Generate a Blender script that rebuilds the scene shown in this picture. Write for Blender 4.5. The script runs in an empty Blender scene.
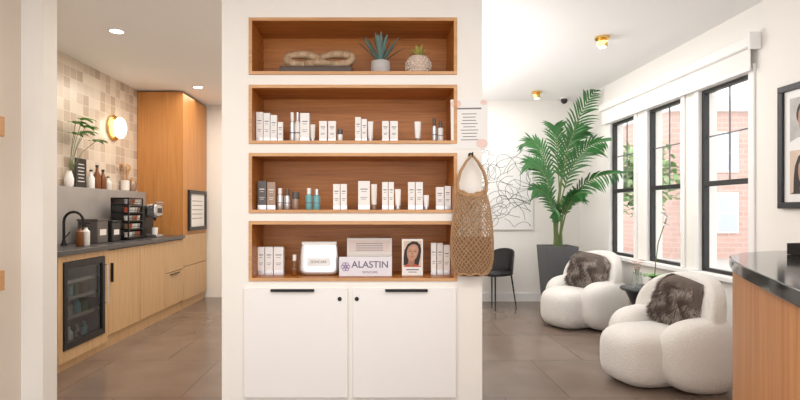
import bpy, math, random
from mathutils import Vector, Matrix
random.seed(7)
S=bpy.context.scene
try: S.view_settings.view_transform='Standard'
except Exception: pass
COL=S.collection
# ------------------------------------------------------------ materials
def newmat(name):
    m=bpy.data.materials.new(name); m.use_nodes=True
    nt=m.node_tree; b=nt.nodes['Principled BSDF']; return m,nt,b
def pm(name,col,rough=.5,metal=0,emit=None,estr=0,noise=0,nscale=20,bump=0,bscale=200,alpha=None,coat=0,sheen=0):
    m,nt,b=newmat(name)
    b.inputs['Base Color'].default_value=(*col,1); b.inputs['Roughness'].default_value=rough
    b.inputs['Metallic'].default_value=metal
    if coat: b.inputs['Coat Weight'].default_value=coat
    if sheen: b.inputs['Sheen Weight'].default_value=sheen
    if emit: b.inputs['Emission Color'].default_value=(*emit,1); b.inputs['Emission Strength'].default_value=estr
    tc=nt.nodes.new('ShaderNodeTexCoord')
    if noise:
        n=nt.nodes.new('ShaderNodeTexNoise'); n.inputs['Scale'].default_value=nscale; n.inputs['Detail'].default_value=4
        nt.links.new(tc.outputs['Object'],n.inputs['Vector'])
        r=nt.nodes.new('ShaderNodeMixRGB'); r.inputs[1].default_value=(*[c*(1-noise) for c in col],1); r.inputs[2].default_value=(*[min(1,c*(1+noise)) for c in col],1)
        nt.links.new(n.outputs['Fac'],r.inputs[0]); nt.links.new(r.outputs[0],b.inputs['Base Color'])
    if bump:
        n=nt.nodes.new('ShaderNodeTexNoise'); n.inputs['Scale'].default_value=bscale; n.inputs['Detail'].default_value=3
        nt.links.new(tc.outputs['Object'],n.inputs['Vector'])
        bp=nt.nodes.new('ShaderNodeBump'); bp.inputs['Strength'].default_value=bump; bp.inputs['Distance'].default_value=.01
        nt.links.new(n.outputs['Fac'],bp.inputs['Height']); nt.links.new(bp.outputs[0],b.inputs['Normal'])
    return m
def wood(name,c1,c2,scale,rough=.45):
    m,nt,b=newmat(name)
    tc=nt.nodes.new('ShaderNodeTexCoord'); mp=nt.nodes.new('ShaderNodeMapping'); mp.inputs['Scale'].default_value=scale
    nt.links.new(tc.outputs['Object'],mp.inputs['Vector'])
    n=nt.nodes.new('ShaderNodeTexNoise'); n.inputs['Scale'].default_value=1.0; n.inputs['Detail'].default_value=8; n.inputs['Roughness'].default_value=.62; n.inputs['Distortion'].default_value=.6
    nt.links.new(mp.outputs[0],n.inputs['Vector'])
    r=nt.nodes.new('ShaderNodeValToRGB'); r.color_ramp.elements[0].position=.32; r.color_ramp.elements[0].color=(*c1,1)
    r.color_ramp.elements[1].position=.68; r.color_ramp.elements[1].color=(*c2,1)
    nt.links.new(n.outputs['Fac'],r.inputs[0]); nt.links.new(r.outputs[0],b.inputs['Base Color'])
    b.inputs['Roughness'].default_value=rough
    return m
def brickmat(name,c1,c2,mort,bw,rh,msize,axes,offset=.5,rough=.4,bump=.3,noise=0):
    m,nt,b=newmat(name)
    g=nt.nodes.new('ShaderNodeNewGeometry'); sp=nt.nodes.new('ShaderNodeSeparateXYZ'); cb=nt.nodes.new('ShaderNodeCombineXYZ')
    nt.links.new(g.outputs['Position'],sp.inputs[0])
    nt.links.new(sp.outputs[axes[0]],cb.inputs[0]); nt.links.new(sp.outputs[axes[1]],cb.inputs[1])
    t=nt.nodes.new('ShaderNodeTexBrick'); t.offset=offset; t.inputs['Scale'].default_value=1
    t.inputs['Color1'].default_value=(*c1,1); t.inputs['Color2'].default_value=(*c2,1); t.inputs['Mortar'].default_value=(*mort,1)
    t.inputs['Brick Width'].default_value=bw; t.inputs['Row Height'].default_value=rh; t.inputs['Mortar Size'].default_value=msize
    nt.links.new(cb.outputs[0],t.inputs['Vector'])
    out=t.outputs['Color']
    if noise:
        n=nt.nodes.new('ShaderNodeTexNoise'); n.inputs['Scale'].default_value=3; n.inputs['Detail'].default_value=6
        nt.links.new(g.outputs['Position'],n.inputs['Vector'])
        mx=nt.nodes.new('ShaderNodeMixRGB'); mx.blend_type='OVERLAY'; mx.inputs[0].default_value=noise
        nt.links.new(out,mx.inputs[1]); nt.links.new(n.outputs['Fac'],mx.inputs[2]); out=mx.outputs[0]
    nt.links.new(out,b.inputs['Base Color'])
    b.inputs['Roughness'].default_value=rough
    bp=nt.nodes.new('ShaderNodeBump'); bp.invert=True; bp.inputs['Strength'].default_value=bump; bp.inputs['Distance'].default_value=.003
    nt.links.new(t.outputs['Fac'],bp.inputs['Height']); nt.links.new(bp.outputs[0],b.inputs['Normal'])
    return m
def glassmat(name,refl=.06,tint=(1,1,1)):
    m=bpy.data.materials.new(name); m.use_nodes=True; nt=m.node_tree; nt.nodes.clear()
    o=nt.nodes.new('ShaderNodeOutputMaterial'); mx=nt.nodes.new('ShaderNodeMixShader'); t=nt.nodes.new('ShaderNodeBsdfTransparent'); g=nt.nodes.new('ShaderNodeBsdfGlossy')
    t.inputs[0].default_value=(*tint,1); g.inputs['Roughness'].default_value=.03; mx.inputs[0].default_value=refl
    nt.links.new(t.outputs[0],mx.inputs[1]); nt.links.new(g.outputs[0],mx.inputs[2]); nt.links.new(mx.outputs[0],o.inputs[0]); return m
M={}
M['wall']=pm('wall_paint',(.87,.845,.805),.75,bump=.05,bscale=150)
M['wallwarm']=pm('warm_wall_paint',(.76,.68,.59),.75,bump=.05,bscale=150)
M['ceil']=pm('ceiling_paint',(.90,.89,.89),.8,bump=.04,bscale=120)
M['trim']=pm('trim_paint',(.88,.87,.86),.4,noise=.01)
M['door']=pm('cabinet_lacquer',(.87,.86,.85),.35,noise=.01)
M['floor']=brickmat('floor_tiles',(.180,.130,.103),(.205,.150,.120),(.13,.094,.076),.9,.9,.006,(0,1),.5,.22,.2,.3)
M['zellige']=brickmat('glazed_square_tiles',(.72,.64,.54),(.48,.38,.30),(.70,.64,.56),.115,.115,.004,(1,2),0,.25,.4,.15)
M['niche']=wood('warm_oak_horizontal',(.36,.115,.018),(.58,.225,.045),(2,30,60))
M['oakedge']=wood('oak_edge',(.50,.25,.10),(.66,.37,.17),(3,40,40))
M['oakv']=wood('oak_vertical',(.54,.33,.165),(.68,.46,.25),(40,40,1.6))
M['oakdark']=wood('amber_oak_vertical',(.46,.19,.05),(.58,.265,.08),(30,30,1.2))
M['desk']=wood('desk_oak_vertical',(.44,.18,.055),(.60,.28,.105),(40,40,1.4))
M['stone']=pm('black_stone',(.010,.009,.009),.10,noise=.05,nscale=30)
M['counter']=pm('charcoal_stone',(.07,.068,.07),.3,noise=.3,nscale=40)
M['splash']=pm('grey_stone_backsplash',(.33,.31,.30),.45,noise=.15,nscale=6)
M['black']=pm('matte_black',(.012,.012,.013),.4,noise=.1)
M['blackm']=pm('black_metal',(.02,.02,.02),.35,metal=.6,noise=.1)
M['brass']=pm('brass',(.78,.50,.16),.25,metal=1,noise=.05)
M['bulb']=pm('lit_globe',(1,.9,.75),.4,emit=(1,.84,.62),estr=5,noise=.01)
M['led']=pm('downlight_lens',(1,1,1),.4,emit=(1,.95,.88),estr=8,noise=.01)
M['boucle']=pm('cream_boucle',(.75,.72,.68),.95,noise=.07,nscale=70,bump=.7,bscale=85,sheen=.2)
M['fur']=pm('taupe_fur',(.13,.10,.085),.9,noise=.4,nscale=18)
M['furtip']=pm('fur_tip',(.50,.43,.38),.9,noise=.2)
M['glass']=glassmat('window_glass',.03)
M['fglass']=glassmat('fridge_glass',.10,(.75,.78,.8))
M['cglass']=glassmat('clear_glass',.15,(.93,.95,.95))
M['leaf']=pm('palm_green',(.04,.155,.04),.28,noise=.6,nscale=6)
M['leaf2']=pm('fresh_green',(.14,.36,.07),.45,noise=.3,nscale=12)
M['aloe']=pm('blue_green_succulent',(.13,.22,.20),.5,noise=.3,nscale=30)
M['succ']=pm('olive_succulent',(.42,.40,.10),.5,noise=.4,nscale=40)
M['stem']=pm('stem_green',(.14,.19,.06),.6,noise=.3)
M['soil']=pm('dark_soil',(.04,.025,.015),.95,noise=.4,bump=.5)
M['concrete']=pm('grey_concrete',(.50,.48,.47),.8,noise=.15,nscale=30,bump=.2)
M['planter']=pm('charcoal_planter',(.10,.10,.105),.6,noise=.15,bump=.1)
M['pot']=pm('clay_pot',(.60,.47,.39),.7,noise=.15,nscale=40,bump=.3)
M['potdot']=pm('pale_clay_dots',(.76,.68,.60),.7,noise=.05)
M['chain']=wood('carved_brown_wood',(.27,.165,.095),(.54,.38,.24),(30,30,30),.55)
M['white']=pm('white_card',(.84,.83,.82),.4,noise=.02)
M['cream']=pm('cream_card',(.78,.74,.70),.45,noise=.02)
M['silver']=pm('silver_foil',(.66,.66,.68),.28,metal=.75,noise=.08)
M['darkprod']=pm('dark_pack',(.10,.085,.08),.35,noise=.1)
M['bookdark']=pm('dark_book_cloth',(.07,.045,.035),.5,noise=.1)
M['brownprod']=pm('bronze_pack',(.33,.22,.16),.35,metal=.3,noise=.1)
M['teal']=pm('teal_pack',(.16,.42,.46),.3,noise=.05)
M['ink']=pm('grey_ink',(.18,.17,.19),.6,noise=.02)
M['purple']=pm('muted_purple_ink',(.16,.13,.20),.5,noise=.02)
M['violet']=pm('violet_emblem',(.28,.15,.36),.5,noise=.02)
M['pinkbox']=pm('blush_card',(.74,.62,.58),.45,noise=.1,nscale=15)
M['acrylic']=pm('frosted_acrylic',(.72,.70,.76),.15,noise=.02)
M['paper']=pm('paper',(.84,.83,.82),.7,noise=.02)
M['pink']=pm('pink_watercolour',(.80,.60,.55),.7,noise=.12,nscale=30)
M['raffia']=pm('tan_cord',(.45,.275,.145),.85,noise=.3,nscale=60,bump=.4)
M['lining']=pm('bag_inner_cloth',(.30,.175,.095),.9,noise=.3,nscale=40)
M['art']=pm('art_canvas',(.84,.83,.82),.8,noise=.03,nscale=8)
M['ink2']=pm('art_ink',(.03,.03,.03),.7,noise=.05)
M['skin']=pm('printed_skin',(.50,.27,.18),.6,noise=.12,nscale=30)
M['skinsh']=pm('printed_skin_shadow',(.38,.18,.115),.6,noise=.08)
M['skinhi']=pm('printed_skin_highlight',(.56,.32,.22),.6,noise=.08)
M['hair']=pm('printed_hair',(.03,.018,.014),.6,noise=.2)
M['red']=pm('printed_red',(.50,.10,.05),.6,noise=.1)
M['lip']=pm('printed_lip',(.40,.11,.09),.6,noise=.05)
M['greyprint']=pm('printed_grey',(.50,.49,.48),.6,noise=.3,nscale=12)
M['sandprint']=pm('printed_sand',(.66,.52,.42),.6,noise=.2,nscale=9)
M['steel']=pm('brushed_steel',(.55,.55,.56),.25,metal=.9,noise=.05)
M['fridgein']=pm('fridge_interior',(.02,.02,.022),.5,emit=(.3,.35,.5),estr=.03,noise=.1)
M['amber']=pm('amber_bottle',(.20,.07,.02),.2,noise=.1)
M['green']=pm('green_bottle',(.03,.12,.05),.2,noise=.1)
M['spoon']=wood('spoon_wood',(.40,.22,.10),(.60,.38,.20),(20,20,10),.6)
M['brick']=brickmat('red_brick_facade',(.56,.36,.31),(.61,.42,.37),(.60,.47,.43),.5,.18,.02,(0,2),.5,.8,.2)
M['bwin']=pm('facade_window_glass',(.52,.57,.63),.2,noise=.1)
M['ground']=pm('pale_pavement',(.50,.49,.47),.9,noise=.1,nscale=2)
M['bark']=pm('tree_bark',(.2,.14,.1),.9,noise=.3)
M['foliage']=pm('tree_foliage',(.30,.42,.21),.8,noise=.4,nscale=4)
M['shade']=pm('shade_fabric',(.86,.85,.83),.8,noise=.02)
# ------------------------------------------------------------ geometry
class G:
    def __init__(s): s.v=[];s.f=[];s.m=[]
    def add(s,vs,fs,mi=0):
        o=len(s.v); s.v+= [tuple(p) for p in vs]; s.f+=[tuple(i+o for i in f) for f in fs]; s.m+=[mi]*len(fs); return s
    def box(s,x0,x1,y0,y1,z0,z1,mi=0):
        return s.add([(x0,y0,z0),(x1,y0,z0),(x1,y1,z0),(x0,y1,z0),(x0,y0,z1),(x1,y0,z1),(x1,y1,z1),(x0,y1,z1)],
          [(0,3,2,1),(4,5,6,7),(0,1,5,4),(1,2,6,5),(2,3,7,6),(3,0,4,7)],mi)
    def tube(s,pts,r,n=10,mi=0,closed=False,flat=1.0):
        pts=[Vector(p) for p in pts]; N=len(pts); rr=r if isinstance(r,(list,tuple)) else [r]*N
        vs=[];ref=None
        for i,p in enumerate(pts):
            if closed: t=pts[(i+1)%N]-pts[i-1]
            else: t=pts[min(i+1,N-1)]-pts[max(i-1,0)]
            t.normalize()
            if ref is None:
                ref=Vector((0,0,1)) if abs(t.z)<.9 else Vector((1,0,0))
            a=ref-t*ref.dot(t)
            if a.length<1e-5: a=t.orthogonal()
            a.normalize(); ref=a; b=t.cross(a)
            for k in range(n):
                an=2*math.pi*k/n; vs.append(p+a*math.cos(an)*rr[i]+b*math.sin(an)*rr[i]*flat)
        fs=[]
        for i in range(N if closed else N-1):
            j=(i+1)%N
            for k in range(n): fs.append((i*n+k,i*n+(k+1)%n,j*n+(k+1)%n,j*n+k))
        if not closed: fs.append(tuple(range(n))[::-1]); fs.append(tuple((N-1)*n+k for k in range(n)))
        return s.add(vs,fs,mi)
    def cyl(s,p0,p1,r0,r1=None,n=24,mi=0): return s.tube([p0,p1],[r0,r0 if r1 is None else r1],n,mi)
    def lathe(s,prof,c=(0,0,0),n=32,mi=0,sx=1,sy=1,cap=True):
        vs=[];N=len(prof)
        for r,z in prof:
            for k in range(n):
                a=2*math.pi*k/n; vs.append((c[0]+r*math.cos(a)*sx,c[1]+r*math.sin(a)*sy,c[2]+z))
        fs=[(i*n+k,i*n+(k+1)%n,(i+1)*n+(k+1)%n,(i+1)*n+k) for i in range(N-1) for k in range(n)]
        if cap: fs.append(tuple(range(n))[::-1]); fs.append(tuple((N-1)*n+k for k in range(n)))
        return s.add(vs,fs,mi)
    def sup(s,c,r,e1=.7,e2=.7,nu=28,nv=18,mi=0,fn=None):
        def pw(x,e): return math.copysign(abs(x)**e,x)
        vs=[]
        for j in range(nv+1):
            ph=-math.pi/2+math.pi*j/nv
            for i in range(nu):
                th=2*math.pi*i/nu
                p=Vector((r[0]*pw(math.cos(ph),e1)*pw(math.cos(th),e2),r[1]*pw(math.cos(ph),e1)*pw(math.sin(th),e2),r[2]*pw(math.sin(ph),e1)))
                if fn: p=fn(p)
                vs.append(p+Vector(c))
        fs=[(j*nu+i,j*nu+(i+1)%nu,(j+1)*nu+(i+1)%nu,(j+1)*nu+i) for j in range(nv) for i in range(nu)]
        return s.add(vs,fs,mi)
    def leaf(s,base,d,L,w,droop=.3,mi=0,n=5,up=(0,0,1)):
        base=Vector(base); d=Vector(d).normalized(); side=d.cross(Vector(up))
        if side.length<.01: side=Vector((1,0,0))
        side.normalize(); nn=side.cross(d)
        vs=[]
        for i in range(n+1):
            t=i/n; p=base+d*L*t+Vector((0,0,-droop*L*t*t)); ww=w*(math.sin(math.pi*min(1,(t*.85+.15)))**.7)*.5 if t<1 else .0005
            vs+=[p-side*ww+nn*ww*.3,p,p+side*ww+nn*ww*.3]
        fs=[]
        for i in range(n):
            a=i*3; fs+=[(a,a+1,a+4,a+3),(a+1,a+2,a+5,a+4)]
        return s.add(vs,fs,mi)
    def prism(s,poly,z0,z1,mi=0):
        n=len(poly); vs=[(x,y,z0) for x,y in poly]+[(x,y,z1) for x,y in poly]
        return s.add(vs,[tuple(range(n))[::-1],tuple(range(n,2*n))]+[(i,(i+1)%n,(i+1)%n+n,i+n) for i in range(n)],mi)
def mk(name,g,mats,parent=None,loc=(0,0,0),rot=(0,0,0),smooth=True,bevel=0,label=None,cat=None,group=None,kind=None,ang=35):
    me=bpy.data.meshes.new(name); me.from_pydata(g.v,[],g.f); me.update()
    mats=mats if isinstance(mats,(list,tuple)) else [mats]
    for m in mats: me.materials.append(M[m])
    for p,mi in zip(me.polygons,g.m): p.material_index=mi; p.use_smooth=smooth
    if smooth:
        try: me.set_sharp_from_angle(angle=math.radians(ang))
        except Exception: pass
    o=bpy.data.objects.new(name,me); COL.objects.link(o); o.location=loc; o.rotation_euler=rot
    if parent: o.parent=parent
    if bevel:
        b=o.modifiers.new('bevel','BEVEL'); b.width=bevel; b.segments=2; b.limit_method='ANGLE'
    if label: o['label']=label
    if cat: o['category']=cat
    if group: o['group']=group
    if kind: o['kind']=kind
    return o
def thing(name,label,cat,loc=(0,0,0),rz=0,group=None,rot=None):
    o=bpy.data.objects.new(name,None); o.empty_display_size=.05; COL.objects.link(o)
    o.location=loc; o.rotation_euler=rot or (0,0,rz); o['label']=label; o['category']=cat
    if group: o['group']=group
    return o
def text(name,body,size,mat,parent,loc,rot=(math.pi/2,0,0),align='CENTER',ext=.0005,off=0):
    cu=bpy.data.curves.new(name,'FONT'); cu.body=body; cu.size=size; cu.extrude=ext; cu.align_x=align; cu.align_y='CENTER'; cu.offset=off
    t=bpy.data.objects.new(name+'_tmp',cu); COL.objects.link(t)
    dg=bpy.context.evaluated_depsgraph_get(); dg.update()
    me=bpy.data.meshes.new_from_object(t.evaluated_get(dg)); bpy.data.objects.remove(t)
    me.materials.clear(); me.materials.append(M[mat])
    o=bpy.data.objects.new(name,me); COL.objects.link(o); o.parent=parent; o.location=loc; o.rotation_euler=rot; return o
def struct(name,g,mats,**k): return mk(name,g,mats,kind='structure',smooth=False,**k)
H=2.86
# ------------------------------------------------------------ shell
struct('floor',G().box(-3.25,3.05,-1.5,7.9,-.1,0),'floor')
struct('ceiling',G().box(-3.25,3.05,-1.5,7.9,H,H+.1),'ceil')
WX=2.9
wins=[(4.02,4.64),(4.91,5.52),(5.80,6.39)]
g=G(); zs,zt=.76,2.36
g.box(WX,WX+.15,-1.5,7.5,0,zs); g.box(WX,WX+.15,-1.5,7.5,zt,H)
ys=[-1.5]+[v for w in wins for v in w]+[7.5]
for i in range(0,len(ys),2): g.box(WX,WX+.15,ys[i],ys[i+1],zs,zt)
struct('wall_right',g,'wall')
struct('wall_back',G().box(-.1,3.05,7.4,7.9,0,H),'wall')
struct('wall_kitchen_back',G().box(-3.25,-.1,7.75,7.9,0,H),'wall')
struct('wall_divider',G().box(-.25,-.1,3.86,7.75,0,H),'wall')
struct('wall_left',G().box(-3.25,-3.1,3.5,7.75,0,H),'zellige')
struct('wall_left_return',G().box(-3.25,-2.14,3.35,3.5,0,H),'wall')
struct('wall_left_side',G().box(-2.43,-2.28,-1.5,3.35,0,H),'wallwarm')
struct('baseboard_back',G().box(-.09,2.885,7.385,7.4,0,.12),'trim')
struct('baseboard_right',G().box(2.885,2.9,2.75,7.385,0,.12),'trim')
# windows
for i,(a,b) in enumerate(wins):
    g=G(); x0,x1=WX+.015,WX+.065
    t=.032
    g.box(x0,x1,a,a+t,zs,zt); g.box(x0,x1,b-t,b,zs,zt); g.box(x0,x1,a+t,b-t,zt-t,zt); g.box(x0,x1,a+t,b-t,zs,zs+t)
    g.box(x0,x1,a+t,b-t,1.508,1.552)
    w=struct(f'window_{i+1}',g,'black',bevel=.004)
    mm=(a+b)/2
    gm=G().box(x0+.035,x0+.045,mm-.006,mm+.006,1.552,zt-t)
    gm.box(x0+.035,x0+.045,a+t,b-t,1.94,1.952)
    mk('muntin',gm,'ink',w,smooth=False)
    mk('pane',G().box(x0+.03,x0+.034,a+t,b-t,zs+t,zt-t),'glass',w,smooth=False)
g=G()
c=.06
for (a,b) in wins:
    g.box(WX-.018,WX,a-c,a,zs,zt+c); g.box(WX-.018,WX,b,b+c,zs,zt+c); g.box(WX-.018,WX,a,b,zt,zt+c)
struct('trim_1',g,'trim',bevel=.004)
struct('trim_2',G().box(WX-.06,WX+.012,3.92,6.5,zs-.045,zs-.003),'trim',bevel=.006)
# roller shade
rs=thing('roller_shade','long white roller shade cassette mounted above the black windows','window shade',(WX,3.9,0))
g=G().box(-.085,-.019,.02,2.66,2.53,2.62); mk('cassette',g,'trim',rs,bevel=.012)
mk('fabric',G().box(-.05,-.046,.05,2.63,2.38,2.535),'shade',rs,smooth=False)
mk('bottom_bar',G().box(-.056,-.040,.05,2.63,2.36,2.38),'trim',rs,bevel=.003)
g=G().box(-.09,-.001,0,.02,2.51,2.64); mk('bracket',g,'trim',rs,bevel=.004)
# ------------------------------------------------------------ partition with niches
PY=3.35; SC=155.0
def sx(p): return (p-375)/SC
def sz(p): return 1.3+(210-p)/SC
XL,XR=sx(222),sx(482); NX0,NX1=sx(249),sx(457)
niches=[(18,75),(85,144),(153,213),(221,281)]
g=G(); D0,D1=PY,PY+.5
g.box(XL,NX0,D0,D1,0,H); g.box(NX1,XR,D0,D1,0,H)
g.box(NX0,NX1,D0,D1,sz(18),H)
for i in range(3): g.box(NX0,NX1,D0,D1,sz(niches[i+1][0]),sz(niches[i][1]))
g.box(NX0,NX1,D0,D1,0,sz(281)); g.box(NX0,NX1,D0+.36,D1,sz(281),sz(18))
struct('wall_partition',g,'wall')
fl=[]
for i,(a,b) in enumerate(niches):
    z1,z0=sz(a),sz(b); t=.021
    n=thing('display_niche','recessed warm oak display niche in the white partition','shelf',(0,PY,z0),group='oak display niches')
    X0,X1=NX0+.001,NX1-.001; h=z1-z0-.001
    g=G().box(X0,X1,-.006,.34,0.001,t); mk('shelf_board',g,'niche',n,smooth=False)
    g=G().box(X0,X1,-.006,.34,h-t,h); mk('top_board',g,'niche',n,smooth=False)
    g=G().box(X0,X0+t,-.006,.34,t,h-t); g2=G().box(X1-t,X1,-.006,.34,t,h-t)
    mk('side_board',g,'niche',n,smooth=False); mk('side_board',g2,'niche',n,smooth=False)
    mk('back_board',G().box(X0,X1,.34,.355,.001,h),'niche',n,smooth=False)
    g=G(); e=-.009
    g.box(X0,X1,e,-.006,.001,t); g.box(X0,X1,e,-.006,h-t,h); g.box(X0,X0+t,e,-.006,t,h-t); g.box(X1-t,X1,e,-.006,t,h-t)
    mk('edge_banding',g,'oakedge',n,smooth=False)
    fl.append(z0+t)
# lower cabinet doors
cab=thing('built_in_cabinet','white lacquered two-door built-in cabinet below the oak niches','cabinet',(0,PY-.001,0))
mk('body',G().box(sx(243),sx(458),-.004,0,0,.815),'wall',cab,smooth=False)
for (a,b,h0,h1,lk) in ((245,348,272,315,340),(353,455.5,385,427,357)):
    zt_=sz(288)
    d=mk('door',G().box(sx(a),sx(b),-.026,-.004,.10,zt_),'door',cab,bevel=.002)
    g=G().box(sx(h0),sx(h1),-.045,-.026,zt_-.008,zt_-.001).box(sx(h0),sx(h1),-.045,-.040,zt_-.018,zt_-.008)
    mk('handle',g,'blackm',d,bevel=.001,label='slim black edge pull')
    mk('lock',G().cyl((sx(lk),-.031,zt_-.065),(sx(lk),-.026,zt_-.065),.0135),'blackm',d,label='round black cam lock')
# side wall thick oak shelves
for z in ((sz(118),sz(137)),(sz(268),sz(290))):
    k=(2.98/3.35)
    g=G().box(0,.16,0,.9,0,.115); mk('wall_shelf',g,'oakedge',loc=(-2.28,2.08,1.3+(z[1]-1.3)*k),bevel=.004,label='thick oak floating shelf on the warm white side wall',cat='shelf',group='oak floating shelves')
# ------------------------------------------------------------ products
def carton(x0,x1,ytop,lev,mat='white',dy=.09,dep=None,bands=1,grp='skincare cartons'):
    D=PY+dy; k=D/520
    X0=(x0-375)*k; X1=(x1-375)*k; w=X1-X0-.002; z=fl[lev]+.0008
    h=1.3+(210-ytop)*k-z; dep=dep or max(.03,min(.06,w))
    g=G().box(-w/2,w/2,0,dep,0,h)
    inkm='ink' if mat in('white','cream','acrylic','pinkbox','silver') else 'white'
    e=.0008
    g.box(-w*.30,w*.30,-e,0,h*.70,h*.70+.006,1)
    g.box(-w*.22,w*.22,-e,0,h*.62,h*.62+.003,1); g.box(-w*.30,w*.30,-e,0,h*.42,h*.42+.003,1)
    g.box(-w*.25,w*.2,-e,0,h*.36,h*.36+.003,1)
    if bands: g.box(-w*.5,w*.5,-e*.5,0,0,h*.16,2)
    nm={'white':'white','cream':'cream','silver':'silver','darkprod':'dark','brownprod':'bronze','teal':'teal','pinkbox':'blush'}[mat]
    return mk('product_carton',g,[mat,inkm,'silver' if bands else mat],loc=((X0+X1)/2,D,z),smooth=False,bevel=.0012,
       label=f'slim {nm} skincare carton with small printed lettering',cat='product box',group=grp)
def bottle(xc,wpx,ytop,lev,kind='bottle',mat='white',cap='silver',dy=.09):
    D=PY+dy; k=D/520; z=fl[lev]+.0008; X=(xc-375)*k; r=wpx*k/2; h=1.3+(210-ytop)*k-z
    nm={'white':'white','silver':'silver','teal':'teal','cream':'cream','darkprod':'dark','brownprod':'bronze','amber':'amber'}[mat]
    t=thing('product_'+kind,f'small {nm} skincare {kind} standing on the oak shelf','cosmetic '+kind,(X,D+r,z),group='skincare bottles and tubes')
    if kind=='tube':
        mk('cap',G().lathe([(r*.8,0),(r*.85,.004),(r*.8,h*.2)],n=20),cap,t)
        g=G(); vs=[];n=20;N=6
        for i in range(N+1):
            q=i/N; yy=r*.95*(1-q)+.002*q; xx=r*.9+(r*.12)*q
            for a in range(n): vs.append((xx*math.cos(2*math.pi*a/n),yy*math.sin(2*math.pi*a/n),h*.2+h*.8*q))
        fs=[(i*n+a,i*n+(a+1)%n,(i+1)*n+(a+1)%n,(i+1)*n+a) for i in range(N) for a in range(n)]+[tuple(range(n))[::-1],tuple(N*n+a for a in range(n))]
        g.add(vs,fs); mk('body',g,mat,t)
    elif kind=='jar':
        mk('body',G().lathe([(r*.9,0),(r,.004),(r,h*.6),(r*.95,h*.62)]),mat,t)
        mk('cap',G().lathe([(r,h*.62),(r*1.02,h*.65),(r*1.02,h*.96),(r*.97,h)]),cap,t)
    else:
        mk('body',G().lathe([(r*.9,0),(r,.004),(r,h*.62),(r*.85,h*.68),(r*.45,h*.71)]),mat,t)
        mk('cap',G().lathe([(r*.5,h*.70),(r*.62,h*.72),(r*.62,h*.97),(r*.55,h)]),cap,t)
        mk('printed_band',G().lathe([(r*1.01,h*.3),(r*1.01,h*.34)],cap=False),'ink',t)
# niche 2
for a in ((256,263,112),(263.3,270,113),(270.3,277,115),(277.5,283,122),(300,309.5,113),(319,327,121),(328,336,121),(355,361,117),(361.4,367,119),(382,389,121),(390,398,121)):
    carton(*a,1)
carton(390,398,122,1,'cream',dy=.16)
bottle(291.8,5.5,112,1,'bottle','silver','white'); bottle(297.2,5,112,1,'bottle','white','silver')
bottle(340,5,129,1,'jar','white','darkprod'); bottle(370.5,5.5,121,1,'tube','white','silver'); bottle(418,6.5,121,1,'tube','white','brownprod')
bottle(434.6,5,118,1,'bottle','silver','darkprod'); bottle(441,5.5,121,1,'bottle','white','darkprod'); bottle(312.5,5,124,1,'tube','cream','silver')
# niche 3
carton(257.5,266.5,181,2,'darkprod'); carton(267,275.5,182,2,'brownprod')
bottle(279.5,6.5,188,2,'bottle','silver','white'); bottle(286.8,6.5,189,2,'bottle','silver','darkprod'); bottle(295,7.5,192,2,'jar','brownprod','darkprod')
bottle(308.5,7,188,2,'bottle','teal','white'); bottle(316.4,7,189,2,'bottle','teal','silver')
for a in ((333,340,184),(340.4,347,184),(358,370,181),(382,388,182),(388.4,394,182),(408,415,182),(415.5,423,182),(436,444,187),(444.5,451,186)): carton(*a,2)
bottle(398,6,189,2,'tube','white','silver'); bottle(426.5,5.5,195,2,'tube','white','silver'); bottle(374,6,184,2,'tube','cream','brownprod')
# niche 4
for a in ((257.5,264.5,247),(265,273,247),(273.5,283.5,247)): carton(*a,3,'white',dy=.14)
bottle(294,6,255,3,'bottle','amber','white',dy=.1)
for a in ((431,436.5,243),(437,443,243),(443.5,450,245)): carton(*a,3,'cream' if a[0]==437 else 'white',dy=.14)
# silver pouch
D=PY+.1;k=D/520;z=fl[3]+.001
w=41*k/2;h=1.3+(210-242)*k-z
def pf(p): 
    q=(p.z/h+.5); return Vector((p.x*(1-.10*q),p.y*(1-.72*max(0,q)),p.z))
t=thing('cosmetic_pouch','silver quilted cosmetic gift pouch with printed label','pouch',((318.5-375)*k,D+.05,z))
mk('body',G().sup((0,0,h*.5),(w,.05,h*.5),.35,.35,fn=pf),'silver',t)
mk('top_band',G().box(-w*.86,w*.86,-.017,.017,h*.90,h*1.0),'white',t,bevel=.004)
mk('printed_label',G().box(-w*.55,w*.55,-.0505,-.046,h*.30,h*.52),'white',t,bevel=.001)
text('lettering','SKINCARE',.024,'ink',t,(0,-.0515,h*.41))
# display carton + sign
D=PY+.17;k=D/520; w=45*k; h=1.3+(210-238)*k-z
t=thing('display_carton','blush and white skincare display carton behind the name sign','product box',((369.5-375)*k,D,z))
mk('body',G().box(-w/2,w/2,0,.10,0,h),'cream',t,bevel=.002)
mk('lid_print',G().box(-w*.46,w*.46,-.001,0,h*.62,h*.93),'pinkbox',t,smooth=False)
g=G(); 
for j in range(4): g.box(-w*.3,w*.3,-.0018,-.001,h*(.66+.06*j),h*(.675+.06*j))
mk('printed_lines',g,'ink',t,smooth=False)
D=PY+.06;k=D/520; w=53*k; h=1.3+(210-257)*k-z
t=thing('brand_sign','frosted acrylic block sign lettered ALASTIN SKINCARE','sign',((365.5-375)*k,D,z))
mk('block',G().box(-w/2,w/2,0,.025,0,h),'acrylic',t,bevel=.002)
text('lettering','ALASTIN',.062,'purple',t,(.030,-.0008,h*.60),off=.0008); text('sub_lettering','SKINCARE',.022,'purple',t,(.030,-.0008,h*.22))
g=G()
for a in range(6):
    c_=math.cos(a*math.pi/3)*.017; s_=math.sin(a*math.pi/3)*.017
    g.tube([(-w/2+.043+c_+.012*math.cos(q*math.pi/6),-.001,h*.5+s_+.012*math.sin(q*math.pi/6)) for q in range(12)],.0019,6,closed=True)
mk('emblem',g,'violet',t)
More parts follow.
